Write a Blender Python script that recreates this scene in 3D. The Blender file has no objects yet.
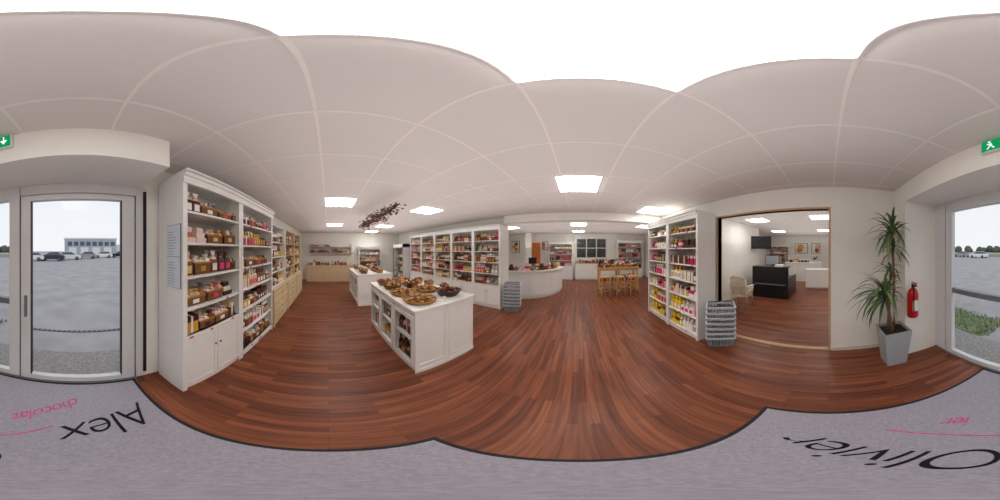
import bpy, math, random
from mathutils import Vector, Matrix
random.seed(11)
R=random
CEIL=2.74; CAMZ=1.74
def lin(c):
    return tuple(((x/255)/12.92 if x/255<=0.04045 else ((x/255+0.055)/1.055)**2.4) for x in c)
_m={}
def MAT(name,rgb,rough=0.55,metal=0.0,var=0.08,scale=12,bump=0.0,spec=0.4):
    if name in _m: return _m[name]
    m=bpy.data.materials.new(name); m.use_nodes=True; nt=m.node_tree; N=nt.nodes; L=nt.links
    b=N['Principled BSDF']; b.inputs['Roughness'].default_value=rough; b.inputs['Metallic'].default_value=metal
    b.inputs['Specular IOR Level'].default_value=spec
    c=lin(rgb); tc=N.new('ShaderNodeTexCoord'); no=N.new('ShaderNodeTexNoise'); no.inputs['Scale'].default_value=scale; no.inputs['Detail'].default_value=3
    L.new(tc.outputs['Object'],no.inputs['Vector'])
    r=N.new('ShaderNodeValToRGB'); r.color_ramp.elements[0].position=.3; r.color_ramp.elements[1].position=.7
    r.color_ramp.elements[0].color=(*[x*(1-var) for x in c],1); r.color_ramp.elements[1].color=(*[min(1,x*(1+var)) for x in c],1)
    L.new(no.outputs['Fac'],r.inputs['Fac']); L.new(r.outputs['Color'],b.inputs['Base Color'])
    if bump>0:
        bp=N.new('ShaderNodeBump'); bp.inputs['Strength'].default_value=bump; bp.inputs['Distance'].default_value=.01
        n2=N.new('ShaderNodeTexNoise'); n2.inputs['Scale'].default_value=scale*8; L.new(tc.outputs['Object'],n2.inputs['Vector'])
        L.new(n2.outputs['Fac'],bp.inputs['Height']); L.new(bp.outputs['Normal'],b.inputs['Normal'])
    _m[name]=m; return m
def EMIT(name,rgb,s):
    if name in _m: return _m[name]
    m=bpy.data.materials.new(name); m.use_nodes=True; nt=m.node_tree; nt.nodes.clear()
    o=nt.nodes.new('ShaderNodeOutputMaterial'); e=nt.nodes.new('ShaderNodeEmission'); e.inputs[0].default_value=(*lin(rgb),1); e.inputs[1].default_value=s
    nt.links.new(e.outputs[0],o.inputs[0]); _m[name]=m; return m
def GLASS():
    if 'clear_glass' in _m: return _m['clear_glass']
    m=bpy.data.materials.new('clear_glass'); m.use_nodes=True; nt=m.node_tree; nt.nodes.clear()
    o=nt.nodes.new('ShaderNodeOutputMaterial'); t=nt.nodes.new('ShaderNodeBsdfTransparent'); t.inputs[0].default_value=(.985,.99,.99,1)
    g=nt.nodes.new('ShaderNodeBsdfGlossy'); g.inputs['Roughness'].default_value=.08; x=nt.nodes.new('ShaderNodeMixShader'); x.inputs[0].default_value=.004
    nt.links.new(t.outputs[0],x.inputs[1]); nt.links.new(g.outputs[0],x.inputs[2]); nt.links.new(x.outputs[0],o.inputs[0]); _m['clear_glass']=m; return m

class MB:
    def __init__(s,name,loc=(0,0,0),rot=0.0):
        s.name=name; s.loc=loc; s.rot=rot; s.V=[]; s.F=[]; s.I=[]; s.S=[]; s.mats=[]; s.X=None
    def mi(s,m):
        if m not in s.mats: s.mats.append(m)
        return s.mats.index(m)
    def mesh(s,m,vs,fs,sm=False):
        o=len(s.V); i=s.mi(m)
        for v in vs:
            v=Vector(v)
            if s.X is not None: v=s.X@v
            s.V.append(v)
        for f in fs: s.F.append([a+o for a in f]); s.I.append(i); s.S.append(sm)
    def box(s,m,x0,x1,y0,y1,z0,z1):
        s.mesh(m,[(x0,y0,z0),(x1,y0,z0),(x1,y1,z0),(x0,y1,z0),(x0,y0,z1),(x1,y0,z1),(x1,y1,z1),(x0,y1,z1)],
          [(3,2,1,0),(4,5,6,7),(0,1,5,4),(1,2,6,5),(2,3,7,6),(3,0,4,7)])
    def rings(s,m,rs,sm=True,cap=True):
        n=len(rs[0]); vs=[p for r in rs for p in r]; fs=[]
        for k in range(len(rs)-1):
            for i in range(n):
                j=(i+1)%n; fs.append((k*n+i,k*n+j,(k+1)*n+j,(k+1)*n+i))
        if cap:
            fs.append(tuple(reversed(range(n)))); fs.append(tuple(range((len(rs)-1)*n,len(rs)*n)))
        s.mesh(m,vs,fs,sm)
    def lathe(s,m,c,prof,n=14,sm=True,sx=1,sy=1,cap=True):
        s.rings(m,[[(c[0]+r*sx*math.cos(2*math.pi*i/n),c[1]+r*sy*math.sin(2*math.pi*i/n),c[2]+z) for i in range(n)] for r,z in prof],sm,cap)
    def ell(s,m,c,r,n=8,k=5):
        pr=[(max(.02,math.sin(math.pi*i/k)),-math.cos(math.pi*i/k)) for i in range(k+1)]
        s.rings(m,[[(c[0]+r[0]*a*math.cos(2*math.pi*i/n),c[1]+r[1]*a*math.sin(2*math.pi*i/n),c[2]+r[2]*z) for i in range(n)] for a,z in pr])
    def tube(s,m,pts,rad,n=8):
        pts=[Vector(p) for p in pts]; rs=[]
        for i,p in enumerate(pts):
            d=(pts[min(i+1,len(pts)-1)]-pts[max(i-1,0)]).normalized()
            a=d.cross(Vector((0,0,1)));
            if a.length<.05: a=d.cross(Vector((1,0,0)))
            a.normalize(); b=d.cross(a); r=rad[i] if isinstance(rad,(list,tuple)) else rad
            rs.append([tuple(p+a*r*math.cos(2*math.pi*k/n)+b*r*math.sin(2*math.pi*k/n)) for k in range(n)])
        s.rings(m,rs)
    def build(s,bevel=0,seg=2):
        me=bpy.data.meshes.new(s.name); me.from_pydata([tuple(v) for v in s.V],[],s.F)
        for m in s.mats: me.materials.append(m)
        me.polygons.foreach_set('material_index',s.I); me.polygons.foreach_set('use_smooth',s.S); me.update()
        o=bpy.data.objects.new(s.name,me); bpy.context.scene.collection.objects.link(o)
        o.location=s.loc; o.rotation_euler=(0,0,s.rot)
        if bevel:
            b=o.modifiers.new('bevel','BEVEL'); b.width=bevel; b.segments=seg; b.limit_method='ANGLE'; b.angle_limit=math.radians(50)
        return o

WHITE=MAT('white_lacquer',(244,243,240),.35,var=.02)
WHITE2=MAT('white_panel',(235,233,229),.4,var=.02)
WALL=MAT('painted_wall',(242,240,234),.8,var=.02,scale=3,bump=.05)
CREAM=MAT('beige_wood',(222,198,160),.45,var=.08,scale=6)
PINE=MAT('pine_wood',(212,168,110),.5,var=.15,scale=9)
ALU=MAT('white_aluminium',(222,224,226),.4,var=.02)
ALUG=MAT('grey_aluminium',(120,124,130),.4,var=.03)
BLACK=MAT('black_rubber',(22,22,25),.5,var=.1)
GREY=MAT('grey_plastic',(150,156,162),.45,var=.05)
BKT=MAT('basket_light_grey',(206,211,216),.4,var=.05); BKD=MAT('basket_slat_grey',(146,153,160),.5,var=.05)
BROWN=MAT('wicker_brown',(126,84,48),.7,var=.3,scale=60)
WICK=MAT('wicker_honey',(176,124,66),.7,var=.25,scale=60)
CHOC=MAT('chocolate_brown',(66,34,20),.45,var=.2)
PAL=[MAT('wrap_%d'%i,c,.4,var=.12,scale=20) for i,c in enumerate([
 (84,44,26),(120,70,40),(200,52,96),(212,98,134),(60,32,24),(220,190,140),(150,96,54),(160,44,48),(232,222,206),(214,168,60),
 (100,56,34),(72,40,30),(236,204,208),(40,34,34),(180,120,70),(98,120,60),(130,34,58),(214,124,60),(150,160,170),(244,240,234),(240,206,50),(210,70,90)])]
WARM=[PAL[i] for i in (0,1,4,6,10,11,14,5,8,2,13,6,9,19,5,12,8,3)]
PINKS=[PAL[i] for i in (2,3,8,0,10,19,12,4,1,2,14,5,19,18,3)]
DARK=[PAL[i] for i in (0,4,10,11,1,13,6,5,8,9,14,2,19)]
BRIGHT=[PAL[i] for i in (2,19,7,9,8,1,10,3,15,12,5,0,14,18,4)]
LABEL=MAT('paper_label',(244,240,232),.7,var=.02); PINKL=MAT('pink_label',(224,60,120),.6,var=.02); TAN=MAT('tan_label',(222,190,130),.7,var=.04)
GOLD=MAT('gold_ribbon',(208,164,70),.3,.6)

def bag(b,x,y,z,w,d,h,m):
    q=[(1,1,0),(1.05,1.05,.35),(.95,.8,.6),(.35,.35,.74),(.8,.3,1)]
    b.rings(m,[[(x+sx*w/2*a,y+sy*d/2*c,z+h*t) for sx,sy in ((-1,-1),(1,-1),(1,1),(-1,1))] for a,c,t in q[:3]],False)
    b.rings(b.alt,[[(x+sx*w/2*a,y+sy*d/2*c,z+h*t) for sx,sy in ((-1,-1),(1,-1),(1,1),(-1,1))] for a,c,t in q[2:]],False)
    b.box(b.lab,x-w*.34,x+w*.34,y-d*.53-.003,y-d*.5,z+h*.1,z+h*.42)
    b.box(GOLD,x-w*.2,x+w*.2,y-d*.2,y+d*.2,z+h*.72,z+h*.76)
def gift(b,x,y,z,w,d,h,m):
    b.box(m,x-w/2,x+w/2,y-d/2,y+d/2,z,z+h*.7); b.box(b.alt,x-w/2-.004,x+w/2+.004,y-d/2-.004,y+d/2+.004,z+h*.7,z+h)
    b.box(b.lab,x-.012,x+.012,y-d/2-.007,y+d/2+.007,z+.002,z+h+.003)
def jar(b,x,y,z,w,d,h,m):
    r=w/2; b.lathe(m,(x,y,z),[(r*.9,0),(r,h*.08),(r,h*.68),(r*.75,h*.8)],10); b.lathe(b.alt,(x,y,z),[(r*.82,h*.8),(r*.82,h)],10)
    b.box(b.lab,x-r*.5,x+r*.5,y-r*1.02,y-r*.8,z+h*.2,z+h*.5)
def crate(b,x,y,z,w,d,h,m):
    hh=h*.5; t=.008
    for a in ((x-w/2,x+w/2,y-d/2,y-d/2+t),(x-w/2,x+w/2,y+d/2-t,y+d/2),(x-w/2,x-w/2+t,y-d/2,y+d/2),(x+w/2-t,x+w/2,y-d/2,y+d/2)): b.box(BROWN,*a,z,z+hh)
    b.box(BROWN,x-w/2,x+w/2,y-d/2,y+d/2,z,z+t)
    b.box(WICK,x-w/2-.004,x+w/2+.004,y-d/2-.004,y-d/2+.004,z+hh-.012,z+hh+.004)
    b.box(b.lab,x-w*.15,x+w*.15,y-d/2-.006,y-d/2-.001,z+hh*.25,z+hh*.7)
    n=max(2,int(w/.06)); st=R.random()
    for i in range(n):
        for j in range(2):
            X=x-w/2+w*(i+.5)/n; Y=y-d/4+j*d/2
            if st<.7: 
                mm=R.choice((PAL[8],PAL[5],PAL[14],PAL[19],PAL[18],PAL[12],m)); q=h*R.uniform(.34,.48)
                b.rings(mm,[[(X+sx*w/n*.44*a,Y+sy*d*.2*a,z+hh*.6+q*t_) for sx,sy in ((-1,-1),(1,-1),(1,1),(-1,1))] for a,t_ in ((1,0),(1,.7),(.4,.9),(.8,1.2))],False)
            else: b.ell(m if R.random()<.6 else R.choice(WARM),(X,Y,z+hh*R.uniform(.9,1.15)),(w/n*.5,d*.22,h*.28),6,4)
def tower(b,x,y,z,w,d,h,m):
    k=3; zz=z
    for i in range(k):
        s=1-i*.2; b.box(m if i%2==0 else R.choice(WARM),x-w/2*s,x+w/2*s,y-d/2*s,y+d/2*s,zz,zz+h/k*.92); zz+=h/k*.92
    b.ell(GOLD,(x,y,zz+.012),(w*.25,d*.15,.014),6,4)
MB.alt=PAL[8]; MB.lab=LABEL
KIND={'bag':(bag,.085,.12,.07,.92),'gift':(gift,.1,.2,.12,.7),'jar':(jar,.065,.085,.08,.75),'crate':(crate,.22,.3,.2,.85),'tower':(tower,.14,.18,.14,.85)}
def fill(b,x0,x1,z,h,dep,kinds,pal,y0=.04):
    x=x0+.01
    while x<x1-.08:
        k=R.choice(kinds); f,w0,w1,d,hf=KIND[k]; w=R.uniform(w0,w1); m=R.choice(pal); n=R.choice((1,1,2,2,3)) if k!='crate' else 1
        if k=='crate' and x+w>x1-.01: w=x1-.012-x
        b.alt=R.choice((m,m,PAL[8],PAL[19],PAL[5],PAL[12],CHOC,GOLD,R.choice(pal))); b.lab=R.choice((LABEL,LABEL,TAN,PINKL,GOLD,CHOC))
        hh=h*hf*R.uniform(.7,1.0); hh=min(hh,h*.92)
        for i in range(n):
            if x+w>x1-.01: break
            rows=2 if (d<.13 and dep>.3) else 1
            for r in range(rows):
                f(b,x+w/2,y0+d/2+.01+r*(d+.03),z+.002,w*.95,d,hh,m)
            x+=w+.004
        if x+.09>x1: break
        x+=R.uniform(.0,.015)

def panel_door(b,m,m2,x0,x1,z0,z1,y,knob=None):
    b.box(m,x0,x1,y-.018,y,z0,z1); r=.05
    for a in ((x0,x0+r,z0,z1),(x1-r,x1,z0,z1),(x0+r,x1-r,z0,z0+r),(x0+r,x1-r,z1-r,z1)): b.box(m2,a[0],a[1],y-.026,y-.018,a[2],a[3])
    kx=knob if knob is not None else x1-.035
    b.lathe(ALUG,(kx,y-.036,(z0+z1)/2+ (z1-z0)*.2),[(.004,-.012),(.013,-.006),(.013,.006),(.004,.012)],8)
def shelf_unit(name,loc,rot,w,dep,H,base,levels,kinds,pal,doors=2,frame=None,goods='packaged_sweets',drawers=0,crown=True,back=True):
    fr=frame or WHITE; b=MB(name,loc,rot); t=.025
    b.box(fr,0,t,0,dep,0,H-.05); b.box(fr,w-t,w,0,dep,0,H-.05)
    if back: b.box(WHITE2 if fr is WHITE else fr,t,w-t,dep-.015,dep-.002,.02,H-.05)
    b.box(fr,t,w-t,.03,dep-.015,0,.08)
    if base>.1:
        b.box(fr,t,w-t,.025,dep-.015,.08,base)
        if drawers:
            for j in range(drawers):
                z0=.09+(base-.12)*j/drawers; z1=.09+(base-.12)*(j+1)/drawers-.012
                for i in range(doors): panel_door(b,fr,fr,.03+(w-.06)*i/doors+.005,.03+(w-.06)*(i+1)/doors-.005,z0,z1,.025,knob=.03+(w-.06)*(i+.5)/doors)
        else:
            for i in range(doors): panel_door(b,fr,fr,.03+(w-.06)*i/doors+.004,.03+(w-.06)*(i+1)/doors-.004,.1,base-.03,.025,
                knob=(.03+(w-.06)*(i+1)/doors-.04) if i%2==0 else (.03+(w-.06)*i/doors+.04))
    for z in levels:
        b.box(fr,t,w-t,.0,dep-.015,z-.022,z)
        x=.08
        while x<w-.12:
            b.box(R.choice((LABEL,LABEL,LABEL,PINKL)),x,x+.05,-.003,0,z-.024,z-.001); x+=R.uniform(.14,.3)
    b.box(fr,0,w,0,dep,H-.05,H)
    b.box(fr,.0,.05,-.006,0,0,H-.12); b.box(fr,w-.05,w,-.006,0,0,H-.12)
    if crown:
        b.box(fr,0,w,-.02,0,H-.12,H-.05); b.box(fr,0,w,-.045,0,H-.05,H-.01)
        b.box(fr,-.001,w+.001,-.06,dep,H,H+.02); b.box(fr,t,w-t,0,.02,H-.12,H-.05)
    b.build(.003,1)
    g=MB(goods,loc,rot)
    L=list(levels)+[H-.12]
    for i,z in enumerate(levels):
        p=pal[i] if isinstance(pal[0],list) else pal
        fill(g,.05,w-.05,z,(L[i+1]-.03-z),dep-.03,kinds,p)
    if levels: g.build()

# ================= ROOM SHELL =================
fl=MB('floor'); 
def wood_floor():
    m=bpy.data.materials.new('red_laminate'); m.use_nodes=True; nt=m.node_tree; N=nt.nodes; L=nt.links; b=N['Principled BSDF']
    tc=N.new('ShaderNodeTexCoord'); mp=N.new('ShaderNodeMapping'); mp.inputs['Rotation'].default_value=(0,0,math.radians(90)); L.new(tc.outputs['Object'],mp.inputs[0])
    br=N.new('ShaderNodeTexBrick'); br.offset=.37; br.inputs['Scale'].default_value=1; br.inputs['Brick Width'].default_value=.9; br.inputs['Row Height'].default_value=.066
    br.inputs['Mortar Size'].default_value=.001; br.inputs['Color1'].default_value=(*lin((112,62,44)),1); br.inputs['Color2'].default_value=(*lin((154,92,62)),1); br.inputs['Mortar'].default_value=(*lin((78,44,34)),1)
    L.new(mp.outputs[0],br.inputs['Vector'])
    m2=N.new('ShaderNodeMapping'); m2.inputs['Scale'].default_value=(34,1.6,1); L.new(tc.outputs['Object'],m2.inputs[0])
    no=N.new('ShaderNodeTexNoise'); no.inputs['Scale'].default_value=1.0; no.inputs['Detail'].default_value=5; L.new(m2.outputs[0],no.inputs['Vector'])
    rp=N.new('ShaderNodeValToRGB'); rp.color_ramp.elements[0].position=.3; rp.color_ramp.elements[0].color=(.6,.56,.54,1); rp.color_ramp.elements[1].position=.7; rp.color_ramp.elements[1].color=(1.2,1.17,1.13,1); L.new(no.outputs['Fac'],rp.inputs[0])
    mx=N.new('ShaderNodeMix'); mx.data_type='RGBA'; mx.blend_type='MULTIPLY'; mx.inputs['Factor'].default_value=1; L.new(br.outputs['Color'],mx.inputs['A']); L.new(rp.outputs[0],mx.inputs['B'])
    L.new(mx.outputs['Result'],b.inputs['Base Color']); b.inputs['Roughness'].default_value=.4; b.inputs['Specular IOR Level'].default_value=.36
    return m
fl.box(wood_floor(),-9.3,11.1,-1.75,9.7,-.1,0); fl.build()
CE=MAT('ceiling_tile',(222,216,213),.9,var=.02,scale=1.2,bump=.2)
c=MB('ceiling'); c.box(CE,-9.3,11.1,-1.75,9.7,CEIL,CEIL+.08)
TB=MAT('ceiling_tbar',(238,230,226),.6,var=.02)
ul=[-1.35,-.71,-.07,.53,1.24,1.95,2.57,3.2,3.8,4.5,5.15,5.8,6.42,7.05,7.7,8.35,9.0]
vl=[-.22-.62*k for k in range(15)]+[.38+.62*k for k in range(18)]
for y in ul: c.box(TB,-9.2,11,y-.009,y+.009,CEIL-.002,CEIL)
for x in vl: c.box(TB,x-.009,x+.009,-1.6,9.6,CEIL-.0018,CEIL)
c.build()
w=MB('wall_front')
w.box(WALL,-9.3,-.72,-1.75,-1.6,0,CEIL); w.box(WALL,2.0,11.1,-1.75,-1.6,0,CEIL); w.box(WALL,-.72,2.0,-1.75,-1.6,2.45,CEIL)
w.box(WALL,-.67,2.39,-1.6,-1.04,2.45,CEIL); w.box(WALL,2.0,2.39,-1.6,-1.04,0,2.45); w.build()
w=MB('wall_left'); w.box(WALL,-9.3,-9.2,-1.6,4.45,0,CEIL); w.build()
w=MB('wall_partition'); w.box(WALL,-9.2,-2.1,4.35,4.45,0,CEIL); w.build()
w=MB('trim_beam'); w.box(WALL,-2.1,2.39,4.15,4.4,2.53,CEIL); w.build()
w=MB('wall_right'); w.box(WALL,2.39,2.5,-1.6,0,0,CEIL); w.box(WALL,2.39,2.5,1.99,4.45,0,CEIL); w.box(WALL,2.39,2.5,0,1.99,2.37,CEIL); w.build()
w=MB('wall_side_room'); w.box(WALL,2.5,11.1,4.35,4.45,0,CEIL); w.box(WALL,11,11.1,-1.6,4.35,0,CEIL); w.box(WALL,2.5,6.6,3.1,3.2,0,CEIL); w.box(WALL,6.5,6.6,3.2,4.35,0,CEIL); w.build()
w=MB('wall_back'); w.box(WALL,-4.6,4.3,9.6,9.7,0,CEIL); w.box(WALL,-4.6,-4.5,4.45,9.6,0,CEIL); w.box(WALL,4.2,4.3,4.45,9.6,0,CEIL); w.build()
OR=MAT('orange_paint',(222,132,70),.7,var=.04)
w=MB('wall_orange_niche'); w.box(OR,-2.95,-2.35,9.56,9.6,0,2.2); w.build()
w=MB('pillar'); w.box(WALL,-2.95,-2.65,8.5,8.75,0,CEIL-.01); w.build()
BB=MAT('baseboard_white',(216,208,198),.5,var=.03)
w=MB('baseboard_right'); w.box(BB,2.375,2.39,-1.04,-.06,0,.07); w.box(BB,2.375,2.39,1.99+.07,4.15,0,.07); w.build(.003,1)
w=MB('baseboard_back'); w.box(BB,-2.3,4.2,9.585,9.6,0,.08); w.build(.003,1)
w=MB('baseboard_side_room'); w.box(BB,2.5,6.5,3.085,3.1,0,.08); w.box(BB,10.985,11,-1.6,4.35,0,.08); w.build(.003,1)
TR=MAT('opening_trim',(206,170,128),.5,var=.06)
w=MB('trim_opening'); w.box(TR,2.375,2.51,-.03,0,0,2.40); w.box(TR,2.375,2.51,1.99,2.02,0,2.40); w.box(TR,2.375,2.51,0,1.99,2.37,2.40); w.box(TR,2.4,2.49,0,1.99,0,.012); w.build(.003,1)

PE=EMIT('led_panel',(255,252,246),13.5)
def panel(x,y,s=.3):
    b=MB('ceiling_light_panel'); f=.012
    b.box(ALU,x-s,x+s,y-s,y+s,CEIL-.012,CEIL-.003)
    b.box(PE,x-s+f,x+s-f,y-s+f,y+s-f,CEIL-.02,CEIL-.012); b.build()
for x,y in [(.08,.23),(0,2.26),(-3.2,.23),(-3.2,2.26),(-6.2,.23),(-6.2,2.26),(-8.2,2.26),(1.75,3.5),(0,6.1),(2.7,6.1),(-2.9,6.4),(0,8.35),(4.75,.25),(4.75,2.26),(8,.25),(8,2.6)]: panel(x,y)
def ceiling_fill_light(x,y,sx,sy,p):  # added one-sided fill light that brightens the ceiling; no fixture hangs here
    l=bpy.data.lights.new('added_ceiling_fill','AREA'); l.shape='RECTANGLE'; l.size=sx; l.size_y=sy; l.energy=p; l.color=(1,.985,.975)
    o=bpy.data.objects.new('added_ceiling_fill',l); bpy.context.scene.collection.objects.link(o); o.location=(x,y,1.86); o.rotation_euler=(math.pi,0,0)
ceiling_fill_light(-3.4,1.5,9.8,4.2,76); ceiling_fill_light(6.7,1.1,7.4,3.6,42); ceiling_fill_light(0,6.9,7,4.2,46)

# ================= ENTRANCE GLAZING =================
G=GLASS()
d=MB('door_1'); y0,y1=-1.66,-1.59
d.box(ALU,-.72,-.60,y0,y1,0,2.45); d.box(BLACK,-.60,-.585,y0+.01,y1-.01,0,2.4); d.box(ALU,-.585,-.44,y0,y1,.015,2.33)
d.box(ALU,.49,.605,y0,y1,.015,2.33)
d.box(ALU,-.44,.49,y0,y1,.015,.10); d.box(ALU,-.44,.49,y0,y1,2.27,2.33); d.box(ALU,-.6,.61,y0,y1,2.34,2.45)
d.box(BLACK,-.445,-.435,y0+.01,y1+.004,.1,2.27); d.box(BLACK,.485,.495,y0+.01,y1+.004,.1,2.27)
d.box(ALUG,-.6,2.0,y0-.04,y1+.02,0,.014)
d.box(G,-.44,.49,-1.63,-1.622,.1,2.27)
d.box(BLACK,-.715,-.68,y1,y1+.02,.1,2.4)
d.box(ALUG,.53,.56,y1,y1+.03,1.0,1.25)
d.build(.004,1)
d=MB('window_1')
d.box(BLACK,.605,.62,y0+.01,y1-.01,.015,2.34); d.box(ALU,.62,.74,y0,y1,.015,2.45); d.box(ALU,1.63,1.76,y0,y1,.015,2.45); d.box(BLACK,1.76,1.775,y0,y1-.01,.015,2.45); d.box(ALU,1.775,2.0,y0,y1,.015,2.45)
d.box(ALU,.74,1.63,y0,y1,.015,.10); d.box(ALU,.74,1.63,y0,y1,2.3,2.45); d.box(ALUG,.74,1.63,y0,y1,1.12,1.19)
d.box(G,.74,1.63,-1.63,-1.622,.1,1.12); d.box(G,.74,1.63,-1.63,-1.622,1.19,2.3); d.build(.004,1)
GR=EMIT('exit_green',(20,150,84),1.0); SW=EMIT('exit_white',(240,255,245),1.1)
e=MB('exit_sign',(.58,-1.035,2.655)); e.box(ALU,-.13,.13,-.0,.03,-.07,.07); e.box(GR,-.12,.12,.03,.034,-.06,.06)
e.box(SW,-.075,-.065,.034,.036,-.0,.045); e.mesh(SW,[(-.10,.036,.005),(-.04,.036,.005),(-.07,.036,-.04)],[(0,1,2)])
e.box(SW,.03,.045,.034,.036,-.01,.02);e.ell(SW,(.05,.035,.035),(.012,.002,.012)); e.mesh(SW,[(.02,.036,.0),(.07,.036,.02),(.07,.036,.008),(.03,.036,-.01)],[(0,1,2,3)])
e.mesh(SW,[(.03,.036,-.005),(.045,.036,-.005),(.075,.036,-.045),(.06,.036,-.045)],[(0,1,2,3)]); e.mesh(SW,[(.04,.036,-.005),(.03,.036,-.005),(.0,.036,-.04),(.015,.036,-.045)],[(0,1,2,3)])
e.build()
MATG=MAT('mat_grey',(188,183,196),.95,var=.14,scale=60,bump=.8); MATB=MAT('mat_border',(46,46,50),.9)
m=MB('entrance_mat'); X0,X1,Y0,Y1=-.57,1.07,-1.56,.45; r=.03
m.box(MATG,X0+r,X1-r,Y0+r,Y1-r,0,.010)
for a in ((X0,X1,Y0,Y0+r),(X0,X1,Y1-r,Y1),(X0,X0+r,Y0+r,Y1-r),(X1-r,X1,Y0+r,Y1-r)): m.box(MATB,*a,0,.009)
mo=m.build()
def text(name,s,loc,rot,size,mat,shear=.45,off=0):
    cu=bpy.data.curves.new(name,'FONT'); cu.body=s; cu.size=size; cu.shear=shear; cu.extrude=.001; cu.offset=off; cu.space_character=.9; o=bpy.data.objects.new(name,cu); bpy.context.scene.collection.objects.link(o)
    cu.materials.append(mat); o.location=loc; o.rotation_euler=(0,0,rot); o.parent=mo; return o
INK=MAT('mat_ink_black',(20,18,24),.9); INKP=MAT('mat_ink_pink',(214,92,150),.9)
text('lettering_black','Alex',(-.45,-1.15,.0115),math.radians(28),.37,INK,off=-.004)
text('lettering_black','Olivier',(.27,-.55,.0115),math.radians(52),.32,INK,off=-.004)
text('lettering_pink','chocolat',(.02,-1.30,.0115),math.radians(40),.17,INKP)
text('lettering_pink','ier',(.62,-.78,.0115),math.radians(50),.17,INKP)
def stroke(name,pts,wd,mat):
    b=MB(name,(0,0,.0112)); n=len(pts); L_=[];
    for i,p in enumerate(pts):
        a=Vector(pts[max(0,i-1)]); c_=Vector(pts[min(n-1,i+1)]); t=(c_-a).normalized(); nn=Vector((-t.y,t.x))*wd/2
        L_+= [(p[0]-nn.x,p[1]-nn.y,0),(p[0]+nn.x,p[1]+nn.y,0)]
    b.mesh(mat,L_,[(2*i,2*i+2,2*i+3,2*i+1) for i in range(n-1)]); o=b.build(); o.parent=mo
stroke('pink_flourish',[(.14+.09*i,-.86+.08*i+.02*math.sin(i),) for i in range(8)],.014,INKP)

# ================= LEFT SHELVES =================
LV=[.85,1.17,1.49,1.81,2.11]
shelf_unit('display_shelf',(-.86,-1.12,0),math.pi,.96,.44,2.5,.85,LV,['crate','crate','crate','bag','gift','tower'],WARM)
shelf_unit('display_shelf',(-1.825,-1.12,0),math.pi,1.2,.44,2.5,.12,[.12,.5]+LV,['crate','crate','bag','jar','gift'],WARM,doors=2)
PAPER=MAT('notice_paper',(222,229,240),.6,var=.02); INKG=MAT('notice_ink',(140,148,162),.8)
n=MB('notice_sheet',(-.852,0,0)); n.box(ALUG,-.006,.004,-1.37,-1.14,1.38,1.98); n.box(PAPER,.004,.008,-1.365,-1.145,1.385,1.675); n.box(PAPER,.004,.008,-1.365,-1.145,1.68,1.975)
for k in range(9):
    n.box(INKG,.008,.009,-1.34,-1.19-R.random()*.06,1.41+k*.026,1.415+k*.026); n.box(INKG,.008,.009,-1.34,-1.19-R.random()*.06,1.70+k*.026,1.705+k*.026)
n.build()
for i in range(3):
    shelf_unit('wooden_drawer_cabinet',(-3.1-i*1.16,-1.1,0),math.pi,1.14,.46,.88,.82,[],[],[],doors=1,drawers=4,frame=CREAM,crown=False)
    x=-3.1-i*1.16
    t=MB('wooden_shelf_rack',(x,-1.18,.882),math.pi); rk=WHITE if i==0 else CREAM
    for a in (0,1.1): t.box(rk,a,a+.04,0,.36,0,1.45)
    for z in (0,.34,.68,1.02,1.41): t.box(rk,.04,1.1,0,.36,z,z+.02)
    t.build(.003,1)
    g=MB('packaged_sweets',(x,-1.18,.882),math.pi)
    for z in (.02,.36,.70,1.04): fill(g,.05,1.08,z,.3,.34,['bag','jar','gift','tower'],WARM if i%2 else DARK)
    g.build()
for i in range(2):
    shelf_unit('wooden_drawer_cabinet',(-8.6,-1.2+i*1.3,0),math.pi/2,1.28,.55,.9,.84,[],[],[],doors=2,drawers=3,frame=CREAM,crown=False)
    g=MB('gift_baskets',(-8.62,-1.2+i*1.3,.902),math.pi/2); fill(g,.03,1.25,0,.36,.4,['tower','crate','bag','jar'],WARM); g.build()
b=MB('wall_shelf',(-8.9,-1.1,0),math.pi/2)
for z in (1.55,1.9): b.box(WHITE,0,2.4,0,.29,z,z+.025)
for x in (0,1.2,2.37): b.box(WHITE,x,x+.03,.0,.29,1.4,2.1)
b.build(.003,1)
g=MB('packaged_sweets',(-8.9,-1.1,0),math.pi/2); fill(g,.04,1.18,1.576,.28,.24,['jar','bag','gift'],WARM); fill(g,1.25,2.35,1.576,.28,.24,['jar','gift'],WARM);fill(g,.04,1.18,1.926,.2,.24,['jar'],WARM); g.build()
shelf_unit('display_shelf',(-8.82,1.7,0),math.pi/2,1.3,.36,1.9,.8,[.8,1.15,1.5],['bag','gift','jar'],BRIGHT)
f=MB('glass_door_refrigerator',(-8.4,3.6,0),0); W=1.25
f.box(WHITE,0,.04,0,.7,.1,2.05); f.box(WHITE,W-.04,W,0,.7,.1,2.05); f.box(WHITE,.04,W-.04,.66,.7,.1,2.05); f.box(WHITE,0,W,0,.7,1.88,2.05); f.box(ALUG,0,W,.02,.7,0,.28)
for z in (.28,.65,1.0,1.35,1.62): f.box(ALU,.04,W-.04,.08,.66,z,z+.015)
for a in (.04,W/2): 
    f.box(GREY,a,a+.03,-.02,.02,.28,1.88); f.box(GREY,a+W/2-.05,a+W/2-.02,-.02,.02,.28,1.88); f.box(GREY,a,a+W/2-.02,-.02,.02,.28,.33); f.box(GREY,a,a+W/2-.02,-.02,.02,1.83,1.88); f.box(G,a+.04,a+W/2-.06,0,.008,.33,1.83)
for z in (.3,.67,1.02,1.37): fill(f,.06,W-.06,z,.26,.5,['gift','jar'],BRIGHT,y0=.1)
f.build(.002,1)
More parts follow.
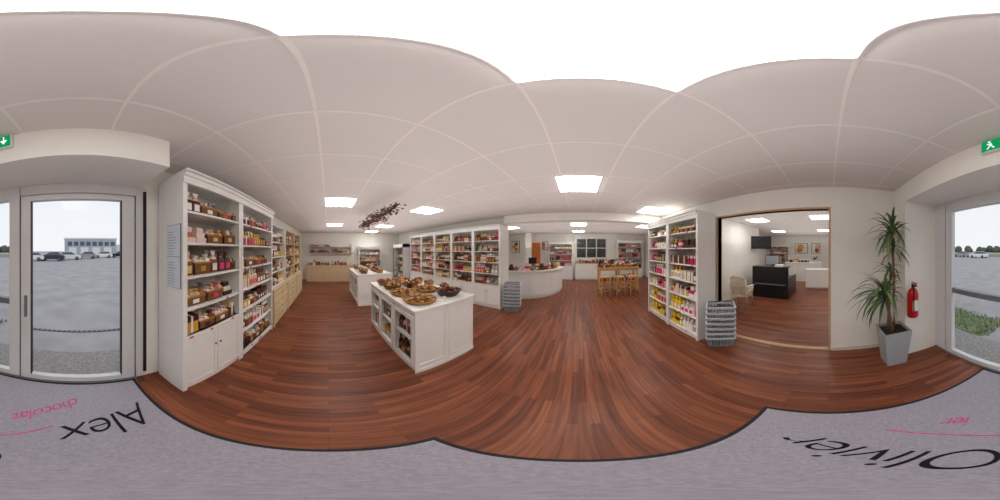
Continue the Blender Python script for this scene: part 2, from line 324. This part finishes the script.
for i in range(5):
    shelf_unit('display_shelf',(-6.9+i*.962,3.9,0),0,.96,.43,2.44,.72,[.72,1.05,1.38,1.70,2.02],[['bag','gift'],['bag','crate','gift'],['crate','bag'],['gift','tower'],['bag','tower','jar','crate']][i],PINKS if i%2 else BRIGHT)
RP=[[PAL[k] for k in ks] for ks in ((20,20,9,19,18),(20,19,21,18,20),(2,19,3,12,5),(2,0,19,10,3),(4,3,10,19,2),(0,2,4,19,3),(10,12,2,0,19))]
for i in range(2):
    shelf_unit('display_shelf',(1.84,3.92-i*.975,0),-math.pi/2,.97,.45,2.42,.1,[.12,.48,.84,1.16,1.47,1.78,2.08],['bag','bag','gift','gift','tower'],RP)

# ================= ISLANDS =================
def island(loc,L,Wd,H,name='display_island'):
    b=MB(name,loc)
    t=.03; 
    for y0,y1,fs in ((0,Wd/2-.004,1),(Wd/2+.004,Wd,-1)):
        b.box(WHITE2,-L+.02,-.02,y0+.02,y1-.02,0,.09)
        b.box(WHITE,-t,0,y0,y1,.07,H-.03); b.box(WHITE,-L,-L+t,y0,y1,.07,H-.03)
        b.box(WHITE,-L+t,-t,y0,y1,.07,.11)
        yb=y1-.02 if fs==1 else y0+.02
        b.box(WHITE2,-L+t,-t,min(yb,yb+.015*fs*-1),max(yb,yb-.015*fs),.1,H-.03)
        nb=3
        for k in range(1,nb): b.box(WHITE,-L+k*L/nb-t/2,-L+k*L/nb+t/2,y0,y1,.1,H-.03)
        b.box(WHITE,-L+t,-t,y0+.02,y1-.02,.52,.545)
        b.box(WHITE,-L+t,-t,y0,y1,H-.1,H-.03)
        for xx,s in ((0,1),(-L,-1)):
            e0,e1=sorted((xx,xx+s*.012))
            for a in ((y0,y0+.06,.07,H-.03),(y1-.06,y1,.07,H-.03),(y0+.06,y1-.06,.07,.15),(y0+.06,y1-.06,H-.11,H-.03)): b.box(WHITE,e0,e1,*a)
            b.box(WHITE,min(xx,xx+s*.02),max(xx,xx+s*.02),y0-.0,y1,0,.07)
        yf=y0 if fs==1 else y1
        for k in range(nb):
            a=-L+k*L/nb+.02; c=-L+(k+1)*L/nb-.02; q0,q1=sorted((yf,yf-fs*.015))
            for rr in ((a,a+.05,.11,H-.1),(c-.05,c,.11,H-.1),(a+.05,c-.05,.11,.17),(a+.05,c-.05,H-.16,H-.1)): b.box(WHITE,rr[0],rr[1],q0,q1,rr[2],rr[3])
            b.box(G,a+.05,c-.05,yf-.002,yf+.002,.17,H-.16)
    b.box(WHITE,-L-.03,.03,-.03,Wd+.03,H-.03,H)
    b.build(.004,2)
    g=MB('packaged_sweets',loc)
    for z in (.112,.547):
        fill(g,-L+.05,-.05,z,.32,Wd/2-.1,['crate','bag','gift'],PINKS,y0=.06)
    g.build()
island((-1.53,.92,0),1.78,1.02,1.03)
island((-4.65,.86,0),1.85,1.08,1.0)
def basket(b,x,y,z,r,h,mat,items,n=22,sx=1,sy=1,ir=.03,hgt=1.0):
    b.lathe(mat,(x,y,z),[(r*.7,0),(r*.85,h*.4),(r,h),(r*1.05,h),(r*1.04,h*.93),(r*.95,h*.9),(r*.8,h*.4),(r*.6,.01)],18,sx=sx,sy=sy)
    for i in range(n):
        a=R.uniform(0,6.28); q=math.sqrt(R.random())*r*.85; b.ell(R.choice(items),(x+q*sx*math.cos(a),y+q*sy*math.sin(a),z+h*.8+R.uniform(0,ir)*hgt*(1.4-q/r)),(ir,ir*R.uniform(.6,1),ir*.6),7,4)
M2=[MAT('biscuit',(178,130,70),.6,var=.2,scale=40),MAT('caramel',(132,74,34),.4,var=.2),MAT('nougat',(206,170,110),.5),MAT('hazelnut',(104,62,34),.5)]
def fan_tray(b,x,y,z,r):
    b.lathe(WICK,(x,y,z),[(r*.8,0),(r,.02),(r*1.06,.05),(r*1.0,.05),(r*.9,.02)],20)
    for ring,(q,nn) in enumerate(((.25,7),(.52,13),(.8,19))):
        for i in range(nn):
            a=i/nn*6.283+ring*.3; mm=M2[(i+ring)%4]; ca,sa=math.cos(a),math.sin(a); zz=z+.036+.012*(2-ring)
            P=lambda u,v,h:(x+ca*(r*q+u)-sa*v, y+sa*(r*q+u)+ca*v, zz+h+u*.15)
            L_=r*.15; wv=r*.09
            b.mesh(mm,[P(-L_,-wv,0),P(L_,-wv,0),P(L_,wv,0),P(-L_,wv,0),P(-L_*.8,-wv*.5,.018),P(L_*.8,-wv*.6,.022),P(L_*.8,wv*.6,.022),P(-L_*.8,wv*.5,.018)],
              [(3,2,1,0),(4,5,6,7),(0,1,5,4),(1,2,6,5),(2,3,7,6),(3,0,4,7)])
DI=[CHOC,PAL[7],PAL[0],PAL[4],PAL[6],PAL[9],PAL[14]]
s=MB('sweets_trays',(0,0,1.032))
fan_tray(s,-1.8,1.16,0,.22); fan_tray(s,-2.24,1.13,0,.2); fan_tray(s,-2.25,1.56,0,.2); 
basket(s,-1.80,1.68,0,.2,.09,CHOC,DI,50,ir=.028,hgt=1.8)
for x,y,r in ((-2.64,1.12,.18),(-2.68,1.52,.18),(-3.02,1.1,.15),(-3.06,1.48,.16),(-2.5,1.82,.1),(-2.85,1.8,.1)): basket(s,x,y,0,r,.09,R.choice((BROWN,WICK,WICK)),DI+[M2[0],M2[2]],36,ir=.028,hgt=1.7)
basket(s,-2.06,1.83,0,.08,.10,BLACK,DI,20,ir=.025,hgt=2.2)
s.box(CHOC,-2.46,-2.41,1.32,1.40,0,.12); s.box(LABEL,-1.62,-1.57,1.42,1.425,0,.07)
s.build()
s=MB('sweets_baskets',(0,0,1.002))
for i in range(6):
    for j in range(2):
        x=-4.85-i*.29; y=1.1+j*.5
        if R.random()<.6: basket(s,x,y,0,.13,.12,R.choice((BROWN,WICK)),BRIGHT,24,ir=.035,hgt=2)
        else: tower(s,x,y,0,.2,.2,R.uniform(.14,.24),R.choice(WARM))
s.build()
BR=MAT('dried_branch',(74,48,40),.9,var=.3); DF=[MAT('dried_flower_%d'%i,c,.9,var=.3) for i,c in enumerate(((110,62,82),(130,80,68),(84,54,72),(120,102,70)))]
h=MB('hanging_dried_branch',(0,0,0)); z0=2.42
pts=[(-2.35,1.12,z0+.1),(-2.8,1.02,z0),(-3.3,.98,z0+.02),(-3.9,.94,z0-.03),(-4.3,.95,z0+.03)]
h.tube(BR,pts,[.012,.02,.026,.02,.008])
for k in range(230):
    t=R.random()**.8*.999*(len(pts)-1); i=int(t); p=Vector(pts[i]).lerp(Vector(pts[i+1]),t-i); dr=Vector((R.uniform(-.2,.9),R.uniform(-.4,.4),R.uniform(-.4,.35))).normalized()*R.uniform(.05,.17)
    q=p+dr; q.z=min(q.z,CEIL-.06); h.tube(BR,[p,(p+q)/2+Vector((0,0,.01)),q],[.004,.003,.0015],4)
    for j in range(2):
        u=q+Vector([R.uniform(-.03,.03) for _ in range(3)]); h.ell(R.choice(DF),u,(R.uniform(.014,.034),R.uniform(.01,.024),R.uniform(.008,.02)),5,3)
for p in (pts[1],pts[3]): h.tube(ALUG,[p,(p[0],p[1],CEIL-.006)],.0015,4)
h.build()

# ================= SHOPPING BASKET STACKS =================
def baskets(loc,rot,n=7,pitch=.1):
    b=MB('shopping_basket_stack',loc,rot)
    for k in range(n):
        z=k*pitch; bw,bd,tw,td,H=.19,.13,.225,.16,.2
        b.box(BKD,-bw,bw,-bd,bd,z,z+.01)
        a,c_,q=tw,td,.014
        for r4 in ((-a,a,-c_,-c_+q),(-a,a,c_-q,c_),(-a,-a+q,-c_,c_),(a-q,a,-c_,c_)): b.box(BKT,*r4,z+H-.04,z+H)
        for r4 in ((-a-.018,a+.018,-c_-.018,-c_),(-a-.018,a+.018,c_,c_+.018),(-a-.018,-a,-c_,c_),(a,a+.018,-c_,c_)): b.box(BKT,*r4,z+H-.012,z+H)
        def bar(x0,y0,x1,y1,qq=.008):
            b.mesh(BKD,[(x0-qq,y0-qq,z),(x0+qq,y0-qq,z),(x0+qq,y0+qq,z),(x0-qq,y0+qq,z),(x1-qq,y1-qq,z+H-.03),(x1+qq,y1-qq,z+H-.03),(x1+qq,y1+qq,z+H-.03),(x1-qq,y1+qq,z+H-.03)],[(3,2,1,0),(4,5,6,7),(0,1,5,4),(1,2,6,5),(2,3,7,6),(3,0,4,7)])
        for i in range(9):
            t=-1+i*.25
            for s_ in (-1,1): bar(bw*t,s_*(bd-.006),tw*t*.95,s_*(td-.012))
        for i in range(6):
            t=-1+i*.4
            for s_ in (-1,1): bar(s_*(bw-.006),bd*t,s_*(tw-.012),td*t*.93)
    zt=(n-1)*pitch+.2
    for sy in (-1,1): b.tube(BLACK,[(-.21,sy*.05,zt),(-.19,sy*.13,zt+.012),(.19,sy*.13,zt+.012),(.21,sy*.05,zt)],.007)
    b.build()
baskets((2.06,1.66,0),math.radians(-50)); baskets((-1.78,4.02,0),math.radians(15))

# ================= CURVED COUNTER =================
k=MB('curved_reception_counter',(-2.45,6.75,0))
def arc(m,r0,r1,z0,z1,a0,a1,n=28):
    vs=[];fs=[]
    for i in range(n+1):
        a=math.radians(a0+(a1-a0)*i/n)
        for r,z in ((r0,z0),(r1,z0),(r1,z1),(r0,z1)): vs.append((r*math.cos(a),r*math.sin(a),z))
    for i in range(n):
        for j in range(4): fs.append((i*4+j,(i+1)*4+j,(i+1)*4+(j+1)%4,i*4+(j+1)%4))
    fs.append((0,1,2,3)); fs.append((n*4+3,n*4+2,n*4+1,n*4)); k.mesh(m,vs,fs)
arc(WHITE,1.68,1.73,0.08,.97,-105,8); arc(WHITE2,1.64,1.70,0,.08,-105,8); arc(WHITE,1.2,1.78,.97,1.01,-105,8)
arc(WHITE,1.22,1.26,0,.97,-105,8,20)
for i in range(9):
    a=-105+i*14.1; arc(WHITE2,1.73,1.737,.1,.95,a-.25,a+.25,1)
arc(WHITE2,1.73,1.742,.08,.16,-105,8);arc(WHITE2,1.73,1.742,.90,.97,-105,8)
k.build()
g=MB('gift_baskets',(-2.45,6.75,1.012))
for i in range(15):
    a=math.radians(-100+i*7); r=1.55; x,y=r*math.cos(a),r*math.sin(a)
    if i%3==0: basket(g,x,y,0,.1,.1,R.choice((BROWN,WICK)),BRIGHT,16,ir=.03,hgt=2)
    elif i%3==1: jar(g,x,y,0,.14,.14,.22,R.choice(BRIGHT))
    else: tower(g,x,y,0,.17,.17,R.uniform(.2,.3),R.choice(BRIGHT))
g.build()
q=MB('cash_register',(-1.75,5.85,1.012),math.radians(-135)); q.box(BLACK,-.15,.15,-.12,.12,0,.1); q.box(GREY,-.12,.12,-.1,.0,.1,.12); q.box(BLACK,-.02,.02,.03,.06,.1,.3); q.box(BLACK,-.17,.17,.01,.04,.2,.44); q.build(.005)

# ================= BACK AREA =================
shelf_unit('display_shelf',(2.3,9.2,0),0,1.6,.36,2.3,.6,[.6,.95,1.3,1.62,1.94],['bag','gift','jar','tower'],PINKS,doors=3)
shelf_unit('display_shelf',(-1.75,9.2,0),0,1.4,.36,2.2,.8,[.8,1.15,1.5,1.82],['bag','gift','jar'],PINKS,doors=2)
wn=MB('window_2',(0,9.6,0)); wn.box(ALU,-.15,1.7,-.05,0,1.25,2.45)
NG=MAT('dark_window_glass',(62,66,62),.12,var=.4,scale=3,spec=.8)
for i in range(3):
    for j in range(2): wn.box(NG,-.1+i*.6,.44+i*.6,-.056,-.05,1.3+j*.58,1.83+j*.57)
wn.build(.004,1)
lc=MB('low_white_counter',(0,9.05,0)); lc.box(WHITE,-.2,2.2,0,.5,.06,.95); lc.box(WHITE2,-.18,2.18,.03,.5,0,.06); lc.box(CREAM,-.24,2.24,-.03,.5,.95,.98)
for i in range(4): panel_door(lc,WHITE,WHITE,-.18+i*.59,.39+i*.59,.1,.92,0)
lc.build(.004,1)
g=MB('packaged_sweets',(0,9.05,.982)); fill(g,-.2,2.2,0,.3,.4,['jar','tower','crate'],BRIGHT); g.build()
tb=MB('tall_wooden_table',(0,0,0)); tx0,tx1,ty0,ty1=.75,2.45,6.1,6.75
tb.box(PINE,tx0,tx1,ty0,ty1,1.0,1.04); tb.box(PINE,tx0+.05,tx1-.05,ty0+.05,ty1-.05,.92,1.0)
for x in (tx0+.04,(tx0+tx1)/2-.03,tx1-.11):
    for y in (ty0+.04,ty1-.11): tb.box(PINE,x,x+.07,y,y+.07,0,.92)
tb.box(PINE,tx0+.1,tx1-.1,ty0+.05,ty0+.09,.2,.26); tb.box(PINE,tx0+.06,tx1-.06,ty0+.06,ty1-.06,.45,.47)
tb.build(.004,1)
g=MB('gift_baskets',(.75,6.1,1.042))
for i in range(7): basket(g,.15+i*.235,.17,0,.105,.1,R.choice((BROWN,WICK)),BRIGHT,20,ir=.034,hgt=2.4); tower(g,.15+i*.235,.46,0,.2,.18,R.uniform(.22,.38),R.choice(BRIGHT))
g.build()
g=MB('gift_baskets',(.85,6.2,.472)); fill(g,0,1.5,0,.36,.4,['crate','tower'],WARM); g.build()
for i,(x,y) in enumerate(((.95,5.75),(1.5,5.72),(2.05,5.76))):
    st=MB('wooden_bar_stool',(x,y,0),R.uniform(-.2,.2))
    for sx in (-1,1):
        for sy in (-1,1): st.tube(PINE,[(sx*.18,sy*.18,0),(sx*.13,sy*.13,.72)],[.02,.02],6)
    for zz in (.25,.45):
        q=.18-.05*zz/.72
        for s1 in (-1,1): st.tube(PINE,[(-q,s1*q,zz),(q,s1*q,zz)],.012,6); st.tube(PINE,[(s1*q,-q,zz+.04),(s1*q,q,zz+.04)],.012,6)
    st.lathe(PINE,(0,0,.72),[(.16,0),(.185,.01),(.185,.035),(.15,.045)],18)
    st.build()
def picture(name,loc,rot,w,h,cols):
    b=MB(name,loc,rot); b.box(CHOC,-w/2,w/2,-.025,0,-h/2,h/2); b.box(LABEL,-w/2+.03,w/2-.03,-.028,-.025,-h/2+.03,h/2-.03)
    n=len(cols)
    for i,cc in enumerate(cols): b.ell(cc,((R.random()-.5)*w*.4,-.03,(i+.5)/n*h*.7-h*.35),(w*.25,.003,h*.5/n),12,6)
    b.build()
picture('framed_picture',(-4.0,9.6,1.95),0,.55,.75,[OR,PAL[9],PAL[15]]); picture('framed_picture',(-2.05,9.6,2.0),0,.4,.5,[OR,PAL[2]])
picture('framed_picture',(-4.5,8.0,1.9),math.pi/2,.6,.8,[PAL[2],PAL[17]])

# ================= PLANT & EXTINGUISHER =================
PG=MAT('planter_grey',(166,172,176),.5,var=.04); p=MB('potted_dracaena',(1.94,-.835,0),0)
def rect(w,z): return [(-w,-w,z),(w,-w,z),(w,w,z),(-w,w,z)]
p.rings(PG,[rect(.13,0),rect(.185,.62),rect(.17,.62),rect(.165,.57)],False); SO=MAT('soil',(60,42,30),.95,var=.3,scale=60)
p.box(SO,-.163,.163,-.163,.163,.565,.58)
TRK=MAT('dracaena_trunk',(130,104,74),.85,var=.25,scale=30,bump=.5)
LF=[MAT('leaf_green_%d'%i,c,.45,var=.2,scale=15) for i,c in enumerate(((72,104,56),(98,126,74),(58,88,50),(130,146,90)))]
def leaf(b,base,az,el,ln,wd,droop,m,ymin=-.185):
    vs=[];fs=[];n=7; pz=Vector(base); e=el
    for i in range(n+1):
        t=i/n; dr=Vector((math.cos(az)*math.cos(e),math.sin(az)*math.cos(e),math.sin(e)))
        sd=Vector((-math.sin(az),math.cos(az),0)); ww=wd*(.55+.9*t if t<.4 else .91*(1-((t-.4)/.6)**1.6)+.02)*.6
        up=sd.cross(dr)*-.25*ww
        for q in (pz-sd*ww+up,pz,pz+sd*ww+up): vs.append((min(q.x,.42),max(q.y,ymin),min(q.z,2.6)))
        pz=pz+dr*(ln/n); e-=droop/n
    for i in range(n): a=i*3; fs+=[(a,a+1,a+4,a+3),(a+1,a+2,a+5,a+4)]
    b.mesh(m,vs,fs,True)
def tuft(b,c,n,ln,wd=.03):
    for i in range(n):
        el=R.uniform(-.3,1.45); az=R.uniform(0,6.283)
        l=ln*(1 if (math.cos(az)<.3 and math.sin(az)>-.3) else .6)
        leaf(b,(c[0],c[1],c[2]+R.uniform(-.08,.06)),az,el,l*R.uniform(.7,1.1),wd,R.uniform(.8,2.2),R.choice(LF))
st=[[(0.02,-.02,.57),(.05,-.03,1.2),(.08,-.02,1.95)],[(-.05,.03,.57),(-.12,.09,.85),(-.16,.18,1.18)],[(.07,.05,.57),(.1,.02,.9),(.1,.0,1.4)]]
for q in st: p.tube(TRK,q,[.022,.02,.016],8)
tuft(p,(.08,-.02,1.98),58,.5,.034); tuft(p,(-.16,.18,1.2),64,.54,.034); tuft(p,(.08,.0,1.45),30,.36); tuft(p,(.06,-.02,1.76),22,.4)
p.build()
RED=MAT('extinguisher_red',(196,28,26),.3,var=.04)
x=MB('fire_extinguisher',(1.90,-1.11,.76),math.pi/2); x.lathe(RED,(0,0,0),[(.06,0),(.078,.02),(.078,.36),(.055,.42),(.025,.45)],20); x.lathe(BLACK,(0,0,.45),[(.02,0),(.02,.04)],10); x.box(BLACK,-.015,.015,-.02,.09,.48,.50); x.box(RED,-.012,.012,-.02,.1,.515,.53)
x.tube(BLACK,[(0,.02,.47),(.03,.08,.42),(.04,.095,.3),(.03,.085,.12)],.01,8); x.box(LABEL,-.04,.04,.07,.08,.12,.28); x.box(ALUG,-.02,.02,-.098,-.07,.3,.36); x.build()

# ================= SIDE ROOM =================
ch=MB('cream_armchair',(4.05,2.45,0),math.radians(100)); CH=MAT('cream_rattan',(236,226,200),.6,var=.08,scale=40)
for sx in (-1,1):
    ch.tube(CH,[(sx*.25,-.25,0),(sx*.24,-.23,.42),(sx*.27,-.24,.65)],.024); ch.tube(CH,[(sx*.23,.25,0),(sx*.24,.24,.42),(sx*.22,.3,.92)],.024)
    ch.tube(CH,[(sx*.27,-.25,.65),(sx*.29,0,.67),(sx*.26,.25,.70)],.03)
    for i in range(7): ch.tube(CH,[(sx*.26,-.19+i*.065,.42),(sx*.28,-.19+i*.065,.66)],.018,6)
ch.lathe(CH,(0,0,.36),[(.26,0),(.29,.02),(.29,.08),(.2,.1)],20)
ch.tube(CH,[(-.22,.3,.92),(-.12,.33,.98),(0,.34,1.0),(.12,.33,.98),(.22,.3,.92)],.03)
for i in range(11):
    xx=-.2+i*.04; ch.tube(CH,[(xx,.25,.44),(xx,.31,.94)],.017,6)
ch.tube(CH,[(-.22,.28,.7),(0,.31,.71),(.22,.28,.7)],.02,6); ch.build()
BK=MAT('black_laminate',(26,26,30),.3,var=.1)
dk=MB('black_reception_desk',(5.2,1.35,0)); dk.box(BK,0,.06,0,1.35,0,1.12); dk.box(BK,0,.35,0,1.35,1.12,1.15); dk.box(BK,.06,1.4,1.29,1.35,0,.95); dk.box(BK,.06,.8,.0,1.29,.72,.75); dk.box(BK,.06,1.3,0,.05,0,.74); dk.box(ALUG,-.01,0,.1,1.25,.5,.53); dk.build(.004,1)
mn=MB('computer_monitor',(5.68,2.1,.755),math.radians(-80)); mn.box(BLACK,-.12,.12,-.08,.08,0,.015); mn.box(BLACK,-.02,.02,.0,.03,.015,.2); mn.box(BLACK,-.27,.27,-.02,.02,.42,.78); mn.box(BLACK,-.02,.02,.0,.03,.2,.5); mn.box(GREY,-.25,.25,-.023,-.02,.44,.76); mn.build(.004,1)
ps=MB('paper_tray',(5.3,1.7,1.152)); ps.box(WHITE,-.05,.2,-.15,.15,0,.06); ps.box(LABEL,-.04,.19,-.13,.13,.06,.075); ps.build()
tv=MB('wall_tv',(6.05,2.72,2.05),math.radians(-55)); tv.box(BLACK,-.42,.42,-.03,.03,-.26,.26); tv.box(BLACK,-.39,.39,-.034,-.03,-.23,.23); tv.tube(BLACK,[(0,.03,0),(.0,.2,0),(.2,.42,0)],.02); tv.build(.005)
wd=MB('white_counter_desk',(8.6,.4,0)); wd.box(WHITE,0,.06,0,2.0,.0,1.0); wd.box(WHITE,-.03,.6,-.03,2.03,1.0,1.04); wd.box(WHITE,.06,.6,0,.05,0,1.0); wd.box(WHITE,.06,.6,1.95,2.0,0,1.0)
for i in range(4): wd.box(WHITE2,-.008,0,.05+i*.49,.48+i*.49,.1,.92)
wd.build(.004,1)
wc=MB('white_side_cabinet',(6.9,1.0,0),-math.pi/2); wc.box(WHITE,0,1.0,0,.5,.05,.85); wc.box(WHITE2,.02,.98,.03,.5,0,.05); wc.box(WHITE,-.02,1.02,-.02,.5,.85,.88)
for i in range(2): panel_door(wc,WHITE,WHITE,.02+i*.49,.49+i*.49,.08,.83,0)
wc.build(.003,1)
sp=MB('potted_fern',(8.85,.75,1.042)); sp.lathe(WHITE2,(0,0,0),[(.07,0),(.1,.16),(.085,.16),(.08,.1)],14)
for i in range(50): leaf(sp,(0,0,.13),R.uniform(0,6.28),R.uniform(.3,1.4),R.uniform(.25,.42),.03,R.uniform(.6,1.8),R.choice(LF),ymin=-1)
sp.build()
g=MB('packaged_sweets',(8.8,1.1,1.042),math.pi/2); fill(g,0,1.2,0,.3,.3,['jar','gift','bag'],BRIGHT,y0=-.15); g.build()
shelf_unit('display_shelf',(10.6,4.2,0),-math.pi/2,1.5,.38,2.1,.5,[.5,.85,1.2,1.5,1.8],['bag','gift','jar'],BRIGHT)
picture('framed_picture',(11.0,1.9,1.85),-math.pi/2,.9,.7,[OR,PAL[9]]); picture('framed_picture',(11.0,.9,1.85),-math.pi/2,.6,.7,[PAL[2],PAL[5]])
dr=MB('door_2',(11.0,-.5,0),-math.pi/2); dr.box(CREAM,-.45,.45,-.04,0,0,2.1); dr.box(WHITE2,-.52,-.45,-.06,0,0,2.17); dr.box(WHITE2,.45,.52,-.06,0,0,2.17); dr.box(WHITE2,-.45,.45,-.06,0,2.1,2.17); dr.box(ALUG,.34,.40,-.08,-.04,1.0,1.03); dr.build(.004,1)

# ================= OUTSIDE =================
AS=MAT('asphalt',(170,167,168),.85,var=.14,scale=1.2,bump=.4,spec=.15)
o=MB('ground_asphalt'); o.box(AS,-160,160,-220,-1.75,-.2,-.04); o.build()
GV=MAT('gravel_concrete',(158,154,150),.95,var=.25,scale=30,bump=.8)
o=MB('doorstep_slab'); o.box(GV,-1.6,3.2,-2.35,-1.76,-.035,-.01); o.build(.01)
o=MB('drain_channel'); o.box(BLACK,-3,1.4,-3.2,-3.12,-.036,-.03)
for i in range(44): o.box(ALUG,-3+i*.1,-2.93+i*.1,-3.19,-3.13,-.03,-.026)
o.build()
GS=MAT('grass_blades',(104,122,76),.9,var=.3,scale=5); GL=MAT('lawn',(122,134,98),.95,var=.25,scale=6)
o=MB('grass_verge'); o.box(GL,1.7,9,-3.3,-2.4,-.038,-.03)
for i in range(1800):
    x=R.uniform(1.6,8); y=-R.uniform(2.4,3.4); hh=R.uniform(.04,.1); a=R.uniform(0,6.28); dx,dy=math.cos(a)*.015,math.sin(a)*.015
    o.mesh(GS,[(x-dx,y-dy,-.04),(x+dx,y+dy,-.04),(x+R.uniform(-.04,.04),y+R.uniform(-.04,.04),-.04+hh)],[(0,1,2)])
o.build()
o=MB('lawn_strip'); o.box(GL,14,70,-60,-34,-.04,-.02); o.build()
BL=MAT('warehouse_cladding',(176,184,194),.6,var=.06,scale=.5); BD=MAT('warehouse_windows',(84,94,106),.3,var=.2,scale=1)
o=MB('warehouse_building',(0,-62,0)); o.box(BL,-15,5.5,-14,0,-.04,6.0); o.box(WHITE2,-15.3,5.8,-14,.2,6.0,6.5); o.box(WHITE2,-30,-15,-12,-2,-.04,4)
for i in range(8): o.box(BD,-14.3+i*2.4,-12.6+i*2.4,0,.05,3.4,5.0)
for i in range(4): o.box(WHITE2,-13+i*4.6,-10+i*4.6,0,.06,-.03,2.8)
o.build()
def car(loc,rot,m):
    b=MB('car',loc,rot)
    prof=[(-2.1,.3),(-2.1,.75),(-1.9,.9),(-1.1,.98),(1.5,.95),(2.0,.8),(2.1,.55),(2.05,.3)]
    b.rings(m,[[(x,y,z) for x,z in prof] for y in (-.85,.85)],False)
    b.rings(BD,[[(x,y*(.85 if z>1 else 1),z) for x,z in ((-1.7,.9),(-1.2,1.38),(.3,1.4),(1.1,.94))] for y in (-.78,.78)],False)
    b.box(m,-1.15,.3,-.64,.64,1.38,1.44)
    for sx in (-1.3,1.3):
        for s_ in (-1,1): b.tube(BLACK,[(sx,s_*.68,.32),(sx,s_*.88,.32)],.32,14); b.tube(ALUG,[(sx,s_*.88,.32),(sx,s_*.89,.32)],.18,10)
    b.build(.03)
CP=[MAT('car_paint_%d'%i,cc,.25,.1,var=.02) for i,cc in enumerate(((236,238,240),(60,66,80),(160,164,170),(28,30,34)))]
for i,(x,y) in enumerate(((7.6,-25),(4.4,-26),(1.6,-29),(10.6,-28),(-5.5,-36),(-9.6,-37),(-1.6,-33),(21,-29),(27,-30))): car((x,y,-.04),R.choice((0,.1,math.pi)),CP[(0,1,0,2,0,3,2,0,2)[i]])
TG=MAT('tree_foliage',(96,104,92),.9,var=.3,scale=1)
o=MB('distant_tree_line')
for i in range(70):
    x=40+i*2.2; y=-100+i*.2+R.uniform(-5,5); r=R.uniform(1.6,3.2); o.ell(TG,(x,y,r*.7),(r,r,r),8,5)
for i in range(14): o.ell(TG,(-34-i*3,-80,1.2),(2.8,2.5,2.2),8,5)
o.build()

w=bpy.data.worlds.new('overcast_sky'); bpy.context.scene.world=w; w.use_nodes=True; nt=w.node_tree; bg=nt.nodes['Background']
tc=nt.nodes.new('ShaderNodeTexCoord'); sx=nt.nodes.new('ShaderNodeSeparateXYZ'); rp=nt.nodes.new('ShaderNodeValToRGB')
rp.color_ramp.elements[0].color=(.88,.89,.91,1); rp.color_ramp.elements[1].color=(.78,.82,.9,1); rp.color_ramp.elements[1].position=.7
nt.links.new(tc.outputs['Generated'],sx.inputs[0]); nt.links.new(sx.outputs['Z'],rp.inputs[0]); nt.links.new(rp.outputs[0],bg.inputs[0]); bg.inputs[1].default_value=1.08

cam=bpy.data.cameras.new('camera'); co=bpy.data.objects.new('camera',cam); bpy.context.scene.collection.objects.link(co)
cam.type='PANO'
try: cam.panorama_type='EQUIRECTANGULAR'
except Exception: pass
try: cam.cycles.panorama_type='EQUIRECTANGULAR'
except Exception: pass
cam.clip_start=.02; cam.clip_end=500
co.location=(0,0,CAMZ); co.rotation_euler=(math.pi/2,0,math.radians(28.3)); bpy.context.scene.camera=co
vs=bpy.context.scene.view_settings
vs.view_transform='Standard'
